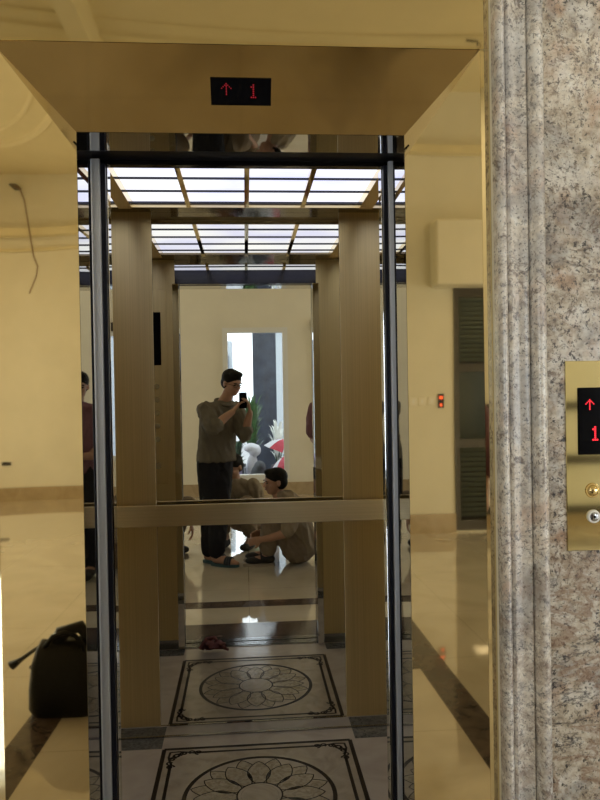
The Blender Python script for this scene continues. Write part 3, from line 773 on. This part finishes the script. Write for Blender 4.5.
def hand(bm, wrist, d, palm, side, curl=.5, sc=1.0, thumb_in=.6):
    """d: direction of fingers, palm: palm normal, side: +1/-1 which way the thumb leaves"""
    w=Vector(wrist); d=unit(d); n=Vector(palm); n=(n-d*n.dot(d)).normalized(); a=d.cross(n)*side
    for t_ in (-.026,-.009,.009,.026):
        limb(bm,[(*(w+a*t_*.55*sc),.014*sc),(*(w+d*.045*sc+a*t_*.95*sc),.0125*sc),(*(w+d*.086*sc+a*t_*sc),.0105*sc)],8)
    for i,(t_,l) in enumerate(((.028,.92),(.010,1.0),(-.009,.94),(-.027,.76))):
        p=w+d*.086*sc+a*t_*sc; an=0; ch=[(*p,.0095*sc)]; dd=d
        for k,(sl,r) in enumerate(((.042,.009),(.026,.0082),(.021,.0072))):
            an+=curl*(.7 if k==0 else 1.0)
            dd=d*cos(an)+n*sin(an); p=p+dd*sl*l*sc; ch.append((*p,r*sc))
        limb(bm,ch,8)
    p=w+d*.025*sc+a*.026*sc; t1=unit(a*.8+d*.75+n*.25); t2=unit(a*.15+d*1.0+n*thumb_in)
    q=p+t1*.034*sc; q2=q+t2*.032*sc; q3=q2+unit(t2+n*.3)*.024*sc
    limb(bm,[(*p,.014*sc),(*q,.0115*sc),(*q2,.010*sc),(*q3,.008*sc)],8)
def face_parts(t, L, R):
    for sd in (-1,1):
        bm=B(); ball(bm,L(.080,sd*.030,.000),(.008,.013,.006),R); finish(bm,'eye',M['eye'],t,smooth=True)
        bm=B(); ball(bm,L(.086,sd*.031,.019),(.006,.019,.004),R); finish(bm,'eyebrow',M['hair'],t,smooth=True)
    bm=B(); ball(bm,L(.084,0,-.055),(.008,.022,.007),R); finish(bm,'mouth',M['lip'],t,smooth=True)

# ---- photographer
t=thing('person','person in olive-grey shirt and black trousers taking a photo with a phone','person',(-.28,-.05,0))
bd=B(); hb=B()
fh=(.62,.78)
L,R=head(bd,hb,(-.115,-.155,1.545),fh,.28)
ang=math.atan2(.8,.6)
loft(bd,[(-.27,-.17,.90,.14,.10,ang),(-.25,-.18,1.1,.125,.09,ang),(-.235,-.18,1.27,.15,.095,ang),(-.21,-.18,1.37,.13,.07,ang)])
limb(bd,[(-.20,-.18,1.36,.058),(-.165,-.17,1.42,.052),(-.135,-.165,1.49,.05)])
limb(bd,[(-.345,-.085,1.32,.052),(-.275,.10,1.165,.043),(-.18,.045,1.25,.036),(-.113,.008,1.298,.026)])
limb(bd,[(-.085,-.265,1.31,.052),(-.012,-.085,1.085,.043),(.012,-.06,1.19,.036),(.035,-.035,1.288,.026)])
hand(bd,(-.108,.004,1.305),(.55,-.12,.70),(.75,-.3,-.35),-1,.35,.82)
hand(bd,(.036,-.034,1.292),(-.12,.25,.9),(-.95,.1,.0),1,.55,.9)
limb(bd,[(-.315,-.13,.88,.09),(-.325,-.06,.50,.058),(-.335,-.085,.085,.034)])
limb(bd,[(-.235,-.20,.88,.09),(-.235,-.06,.49,.058),(-.262,.035,.085,.034)])
for ax,ay in ((-.335,-.085),(-.262,.035)):
    limb(bd,[(ax-.02,ay-.01,.055,.032),(ax+.06,ay+.025,.045,.034),(ax+.12,ay+.055,.036,.036),(ax+.165,ay+.075,.03,.022)])
remeshed(bd,'body',M['skin'],t,.0055,3)
remeshed(hb,'hair',M['hair'],t,.007,2)
face_parts(t,L,R)
# glasses
bm=B()
for sd in (-1,1):
    pts=[L(.100,sd*.033+.024*cos(a),.000+.015*sin(a)) for a in [2*pi*k/16 for k in range(17)]]
    tube(bm,pts,.0018,6); tube(bm,[L(.100,sd*.057,.004),L(.06,sd*.078,.006),L(-.01,sd*.084,.0)],.0018,6)
tube(bm,[L(.1,-.009,.002),L(.103,0,.004),L(.1,.009,.002)],.0018,6)
finish(bm,'eyeglasses',M['gloss'],t,smooth=True)
sh=B()
loft(sh,[(-.262,-.165,.872,.178,.135,ang),(-.262,-.165,.95,.175,.132,ang),(-.25,-.17,1.08,.165,.125,ang),(-.238,-.175,1.2,.175,.125,ang),(-.225,-.178,1.30,.185,.112,ang),(-.212,-.178,1.355,.155,.090,ang),(-.197,-.175,1.385,.085,.072,ang)])
limb(sh,[(-.345,-.085,1.318,.072),(-.31,.01,1.235,.070),(-.282,.085,1.175,.066),(-.255,.093,1.185,.062)])
limb(sh,[(-.085,-.265,1.308,.072),(-.045,-.17,1.195,.068),(-.014,-.092,1.092,.062),(-.004,-.075,1.13,.058)])
remeshed(sh,'shirt',M['shirt'],t,.009,4,.012)
bm=B(); 
for k in range(2):
    pass
tube(bm,[Vector((-.186,-.164,1.378))+Vector((.078*cos(a),.072*sin(a),-.030*cos(a-.9))) for a in [2*pi*k/20 for k in range(21)]],.013,8); finish(bm,'collar',M['shirt'],t,smooth=True)
tr=B()
loft(tr,[(-.275,-.17,.80,.165,.125,ang),(-.27,-.17,.94,.155,.115,ang)])
limb(tr,[(-.325,-.125,.85,.105),(-.322,-.06,.50,.082),(-.335,-.09,.14,.066),(-.335,-.09,.115,.066)])
limb(tr,[(-.225,-.20,.85,.105),(-.235,-.06,.49,.082),(-.265,.028,.15,.066),(-.265,.028,.125,.066)])
remeshed(tr,'trousers',M['blackf'],t,.010,4,.008)
for ax,ay,mdl in ((-.335,-.085,0),(-.262,.035,1)):
    d=unit((.9,.42,0)); s=Vector((-d.y,d.x,0)); bm=B(); pts=[]
    c0=Vector((ax,ay,0))-d*.06
    for k in range(28):
        u=2*pi*k/28; l=(cos(u)+1)/2*.262; w=.046*(abs(sin(u))**.8)*(1.0+.12*l/.26)*(1 if sin(u)>0 else -1)
        pts.append(c0+d*l+s*w)
    prism(bm,[(p.x,p.y) for p in pts],.001,.024,'z'); sd=finish(bm,'sandal_sole',M['teal'],t); sd['label']='teal rubber sandal sole'; sole_=sd
    bm=B(); A=c0+d*.15; 
    for off in (0,.02,.04):
        tube(bm,[A+d*off+s*(.046*cos(a))+Vector((0,0,.022+.052*sin(a))) for a in [pi*k/10 for k in range(11)]],.011,8)
    finish(bm,'sandal_strap',M['tealdark'],sole_,smooth=True)

# phone held by the photographer
t=thing('smartphone','black smartphone held upright in front of the photographer','phone',(-.022,-.008,1.325))
finish(box(-.056,.0115,-.0125,-.0050,1.325,1.463,bev=.003),'phone_body',M['gloss'],t)
bm=B(); cone(bm,(0,-.0052,1.45),.0055,(0,-.0040,1.45),.005,20); finish(bm,'lens_ring',M['darksteel'],t)
finish(box(-.053,.0085,-.0131,-.0126,1.342,1.446),'screen',emit('phone_screen',(.5,.55,.5),.5),t)

# ---- seated man on the right (facing left in the mirror, -x)
t=thing('person','person in khaki work clothes sitting on the floor hugging raised knees','person',(.35,.0,0))
bd=B(); hb=B()
L,R=head(bd,hb,(.235,.02,.695),(-.95,.3),.05)
a0=math.atan2(.25,-1)
limb(bd,[(.29,.0,.50,.06),(.262,.01,.60,.052)])
loft(bd,[(.44,0,.06,.13,.10,a0),(.42,0,.2,.14,.11,a0),(.36,0,.40,.15,.10,a0),(.32,0,.50,.12,.08,a0)])
limb(bd,[(.35,.17,.50,.045),(.345,.215,.30,.040),(.20,.19,.255,.033),(.11,.165,.235,.025)])
limb(bd,[(.34,-.16,.50,.045),(.30,-.20,.30,.040),(.19,-.12,.26,.033),(.11,-.06,.255,.025)])
hand(bd,(.105,.163,.235),(-.8,-.35,-.25),(.1,-.9,-.2),-1,.6,.95)
hand(bd,(.105,-.055,.255),(-.7,.5,-.2),(.2,.8,-.2),1,.6,.95)
for y in (.09,-.09): limb(bd,[(.42,y,.12,.08),(.20,y*1.1,.40,.055),(.155,y,.10,.036),(.14,y,.06,.036),(.06,y,.045,.034)])
remeshed(bd,'body',M['skin'],t,.006,3); remeshed(hb,'hair',M['hair'],t,.007,2); face_parts(t,L,R)
sh=B(); loft(sh,[(.452,0,.10,.165,.13,a0),(.44,0,.22,.17,.13,a0),(.40,0,.34,.175,.125,a0),(.375,0,.46,.185,.115,a0),(.345,0,.55,.17,.095,a0),(.31,0,.61,.08,.07,a0)])
for s_ in (1,-1): limb(sh,[(.35,s_*.165,.505,.070),(.345,s_*.21,.34,.062),(.33,s_*.212,.315,.060)])
limb(sh,[(.455,.0,.30,.10),(.50,.0,.12,.09)])
remeshed(sh,'shirt',M['khaki'],t,.009,4,.012)
tr=B(); ball(tr,(.43,0,.125),(.15,.175,.124),None,3)
for y in (.09,-.09): limb(tr,[(.41,y,.122,.112),(.30,y*1.1,.27,.095),(.205,y*1.15,.40,.078),(.185,y*1.1,.27,.078),(.165,y,.15,.074)])
for v in tr.verts: v.co.z=max(v.co.z,.002)
remeshed(tr,'trousers',M['khakid'],t,.010,4,.008)
for y in (.09,-.09):
    bm=B(); ball(bm,(.15,y,.055),(.075,.044,.045),None,3); ball(bm,(.055,y,.045),(.085,.046,.032),None,3)
    for v in bm.verts: v.co.z=max(v.co.z,.022)
    shoe_=remeshed(bm,'shoe',M['shoe'],t,.006,2)
    bm=B(); pts=[]
    for k in range(28):
        u=2*pi*k/28; pts.append((.09-.135*cos(u), y+.046*abs(sin(u))**.7*(1 if sin(u)>0 else -1)))
    prism(bm,pts,.001,.024,'z'); finish(bm,'shoe_sole',M['sole'],shoe_)

# ---- squatting man behind, in khaki shirt
def squatter(lab, c, fa, shirt, trousers, hd, hf, arms, vox=.007):
    """c: base centre; fa: facing angle; hd: head centre"""
    t=thing('person',lab,'person',(c[0],c[1],0)); bd=B(); hb=B()
    f=Vector((cos(fa),sin(fa),0)); s=Vector((-sin(fa),cos(fa),0)); c=Vector((c[0],c[1],0)); Zv=Vector((0,0,1))
    L,R=head(bd,hb,hd,hf,.35); hd=Vector(hd)
    hip=c-f*.12+Zv*.22; neck=hd-Zv*.13-f*.03
    def ring(k,a,b): p=hip.lerp(neck,k); return (p.x,p.y,p.z,a,b,fa)
    loft(bd,[ring(-.1,.12,.1),ring(.3,.12,.09),ring(.7,.14,.09),ring(.95,.1,.06)])
    limb(bd,[(*neck,.055),(*(hd-Zv*.04),.05)])
    sh=B(); loft(sh,[ring(-.05,.16,.135),ring(.3,.165,.13),ring(.6,.18,.125),ring(.85,.185,.105),ring(.97,.13,.085),ring(1.04,.07,.065)])
    tr=B(); ball(tr,hip,(.15,.15,.12),None,3)
    for sd in (1,-1):
        kn=c+f*.26+s*sd*.17+Zv*.44; an=c+f*.10+s*sd*.13+Zv*.09; hp_=hip+s*sd*.09
        limb(bd,[(*hp_,.08),(*kn,.055),(*an,.036),(*(an+f*.09-Zv*.045),.03)])
        limb(tr,[(*hp_,.105),(*hp_.lerp(kn,.5),.095),(*kn,.078),(*kn.lerp(an,.75),.068)])
        shd=hip.lerp(neck,.88)+s*sd*.17
        el,wr,hdv,pn=arms[0 if sd>0 else 1]
        el=Vector(el); wr=Vector(wr)
        limb(bd,[(*shd,.045),(*el,.04),(*wr,.025)]); hand(bd,wr,hdv,pn,sd,.4,.95)
        limb(sh,[(*shd,.068),(*shd.lerp(el,.9),.058)])
        bm=B(); pc=an+f*.05; ball(bm,(pc.x,pc.y,.04),(.05,.05,.045),None,3); ball(bm,(pc.x+f.x*.07,pc.y+f.y*.07,.034),(.055,.055,.034),None,3)
        ball(bm,(pc.x-f.x*.05,pc.y-f.y*.05,.045),(.045,.045,.045),None,3)
        for v in bm.verts: v.co.z=max(v.co.z,.001)
        remeshed(bm,'shoe',M['shoe'],t,.007,2)
    remeshed(bd,'body',M['skin'],t,vox,3); remeshed(hb,'hair',M['hair'],t,.007,2); face_parts(t,L,R)
    remeshed(sh,'shirt',shirt,t,.009,4,.012); remeshed(tr,'trousers',trousers,t,.010,4,.008)
    return t
squatter('person in pale khaki shirt squatting behind the standing photographer',(-.05,-.74),radians(115),M['khaki'],M['khakid'],(-.125,-.62,.765),(-.6,.8),
   [((-.24,-.64,.40),(-.22,-.44,.36),(.3,.8,-.3),(0,0,-1)),((.14,-.68,.40),(.07,-.48,.36),(-.4,.8,-.3),(0,0,-1))])
squatter('person in khaki squatting at the far left with one hand hanging down',(-.84,-.42),radians(15),M['khaki'],M['khakid'],(-.82,-.36,.80),(.9,.2),
   [((-.64,-.20,.46),(-.495,-.20,.33),(.15,0,-1),(-1,0,0)),((-.66,-.62,.46),(-.56,-.55,.40),(.8,.3,-.3),(0,0,-1))])

# ---- person in mauve shirt standing on the right
t=thing('person','person in mauve shirt and black trousers standing at the right of the lift door','person',(.78,.30,0))
bd=B(); hb=B(); ox,oy=.775,.28
L,R=head(bd,hb,(ox-.02,oy,1.535),(-.25,1),.15)
a1=radians(100)
limb(bd,[(ox,oy-.01,1.36,.06),(ox-.01,oy-.005,1.47,.05)])
loft(bd,[(ox,oy,.9,.14,.10,a1),(ox,oy,1.1,.13,.09,a1),(ox,oy,1.27,.15,.09,a1),(ox,oy,1.37,.12,.07,a1)])
for sd in (-1,1):
    limb(bd,[(ox+sd*.18,oy,1.33,.05),(ox+sd*.215,oy-.02,1.08,.043),(ox+sd*.16,oy+.14,.98,.034),(ox+sd*.08,oy+.20,.98,.026)])
    hand(bd,(ox+sd*.075,oy+.203,.98),(-sd*.9,.2,-.1),(0,-1,0),-sd,.4,.95)
    limb(bd,[(ox+sd*.085,oy,.88,.09),(ox+sd*.095,oy+.01,.48,.056),(ox+sd*.10,oy,.08,.036),(ox+sd*.11,oy+.09,.04,.03)])
remeshed(bd,'body',M['skin'],t,.007,3); remeshed(hb,'hair',M['hair'],t,.007,2); face_parts(t,L,R)
sh=B(); loft(sh,[(ox,oy,.84,.19,.14,a1),(ox,oy,1.0,.18,.13,a1),(ox,oy,1.15,.185,.13,a1),(ox,oy,1.28,.195,.12,a1),(ox,oy,1.36,.165,.095,a1),(ox,oy,1.405,.075,.07,a1)])
for sd in (-1,1): limb(sh,[(ox+sd*.185,oy,1.325,.072),(ox+sd*.225,oy-.01,1.14,.066)])
remeshed(sh,'shirt',M['mauve'],t,.009,4,.012)
tr=B(); loft(tr,[(ox,oy,.78,.17,.13,a1),(ox,oy,.93,.16,.12,a1)])
for sd in (-1,1): limb(tr,[(ox+sd*.085,oy,.84,.105),(ox+sd*.095,oy+.01,.48,.082),(ox+sd*.10,oy,.12,.07)])
remeshed(tr,'trousers',M['blackf'],t,.010,4,.008)
for sd in (-1,1):
    bm=B(); ball(bm,(ox+sd*.10,oy+.0,.045),(.045,.06,.045),None,3); ball(bm,(ox+sd*.108,oy+.11,.04),(.046,.10,.036),None,3); ball(bm,(ox+sd*.11,oy+.18,.035),(.044,.055,.032),None,3)
    for v in bm.verts: v.co.z=max(v.co.z,.001)
    remeshed(bm,'shoe',M['shoe'],t,.006,2)

# ================================================================== OUTSIDE THE WINDOW
struct('ground', box(-14,14,-22,YS-.2,-.15,-.05), M['pave'])
solo('stone_pillar', box(.135,.535,-6.6,-6.2,-.05,2.52,bev=.01), M['stone'],'dark blue-grey stone pillar standing outside the tall window','pillar')
t=thing('pale_building','pale rendered building seen outside behind the stone pillar','building',(1.4,-11.5,-.05))
finish(box(.6,7,-12.5,-11,-.05,3.0),'wall',M['bldg'],t); bm=B(); bx(bm,.5,7.1,-12.6,-10.9,3.0,3.12); finish(bm,'roof_edge',M['stone'],t)
t=thing('pale_building','pale rendered building with small window outside left of the pillar','building',(-3,-14,-.05))
finish(box(-7,-.35,-15,-13.5,-.05,2.9),'wall',M['bldg'],t); finish(box(-.75,-.45,-13.5,-13.45,2.1,2.5),'window',M['stone'],t)
def leafy(name,lab,cat,base,n,hgt,spread,mat,wid=.05,seed=1,potr=.14):
    rnd=random.Random(seed); t=thing(name,lab,cat,base)
    bm=B(); b0=Vector(base)
    for k in range(n):
        a=rnd.uniform(0,2*pi); rr=spread*rnd.uniform(.3,1); h=hgt*rnd.uniform(.45,1); z0=.25*hgt*rnd.uniform(.6,1.6)
        P=[]; w=wid*rnd.uniform(.7,1.2); d=Vector((cos(a),sin(a),0)); s=Vector((-sin(a),cos(a),0))
        for j in range(6):
            u=j/5; c=b0+Vector((0,0,z0))+d*rr*u**1.2+Vector((0,0,(h-z0)*(1.5*u-.75*u*u)*1.2)); ww=w*sin(pi*(.08+.9*u))
            P.append((c+s*ww,c-s*ww))
        for (a1_,b1_),(a2_,b2_) in zip(P,P[1:]):
            v=[bm.verts.new(x) for x in (a1_,b1_,b2_,a2_)]; bm.faces.new(v)
    finish(bm,'foliage',mat,t)
    bm=B(); 
    for k in range(5): 
        a=2*pi*k/5; tube(bm,[b0+Vector((.02*cos(a),.02*sin(a),.2)),b0+Vector((.06*cos(a),.06*sin(a),hgt*.5))],.012,6)
    finish(bm,'stem',M['leafd'],t,smooth=True)
    bm=B(); cone(bm,b0,potr*.8,b0+Vector((0,0,.3)),potr,20); finish(bm,'pot',M['pot'],t,angle=.6)
    return t
leafy('potted_palm','green leafy potted palm outside in front of the stone pillar','plant',(.09,-5.6,-.05),150,1.62,.25,M['leaf'],.020,2)
leafy('potted_shrub','leafy shrub coloured white as if sunlit, outside at the right of the window','plant',(.53,-5.86,-.05),150,1.15,.18,M['leafsun'],.022,5,.12)
leafy('potted_shrub','low dark green shrub outside below the palm','plant',(-.15,-6.2,-.05),60,.8,.2,M['leafd'],.03,9)
def parasol(lab,c,rad,hgt,tilt,seed):
    t=thing('umbrella',lab,'umbrella',c); c=Vector(c); n=8
    R=Matrix.Rotation(tilt,3,'Y')
    bm=B(); apex=Vector((0,0,hgt))
    for k in range(n):
        a0_,a1_=2*pi*k/n,2*pi*(k+1)/n
        for j in range(4):
            def P(a,u): return c+R@Vector((rad*u*cos(a),rad*u*sin(a),hgt*(1-u*u)))
            vs=[P(a0_,j/4),P(a0_,(j+1)/4),P(a1_,(j+1)/4),P(a1_,j/4)]
            if j==0: vs=[vs[0],vs[1],vs[2]]
            f=bm.faces.new([bm.verts.new(v) for v in vs]); f.material_index=k%2
    o=finish(bm,'canopy',[M['red'],M['whitec']],t); sm=o.modifiers.new('thick','SOLIDIFY'); sm.thickness=.004
    bm=B(); tube(bm,[c+R@Vector((0,0,hgt+.03)),c+R@Vector((0,0,-.3))],.008,8); finish(bm,'shaft',M['chrome2'],t)
parasol('red and white umbrella outside, upper one at the window corner',(.56,-5.3,.52),.30,.20,.35,1)
parasol('red and white umbrella outside, lower one at the window corner',(.62,-4.64,.32),.29,.18,-.3,2)
bm=B(); ball(bm,(.17,-4.80,.17),(.12,.16,.21),None,3); ball(bm,(.20,-4.80,.33),(.09,.13,.10),None,3); ball(bm,(.19,-4.80,.05),(.11,.15,.10),None,3)
o=remeshed(bm,'covered_scooter',M['greyc'],None,.02,3); tag(o,'scooter under a dark grey cover outside beside the umbrellas','scooter')
bm=B()
for k,(x,z,rx,rz) in enumerate(((-.2,.42,.14,.1),(-.28,.2,.1,.3),(-.16,.2,.09,.3))): ball(bm,(x,-5.0-.02*k,z),(rx,.2,rz),None,3)
o=remeshed(bm,'covered_scooter',M['lav'],None,.02,3); tag(o,'scooter draped in a lavender cover outside the window','scooter')
bm=B(); ball(bm,(.07,-5.15,.60),(.12,.14,.075),None,3); ball(bm,(.13,-5.15,.56),(.10,.14,.10),None,3)
ball(bm,(.09,-5.17,.24),(.10,.13,.28),None,3)
o=remeshed(bm,'covered_stool',M['whitec'],None,.015,3); tag(o,'rounded white covered stool outside between the plants','stool')
bm=B(); ball(bm,(-.07,-4.6,.08),(.08,.1,.10),None,3); ball(bm,(-.02,-4.6,.03),(.06,.1,.06),None,3)
o=remeshed(bm,'pink_cloth',M['pink'],None,.015,3); tag(o,'bright pink cloth lying outside at the window sill','cloth')
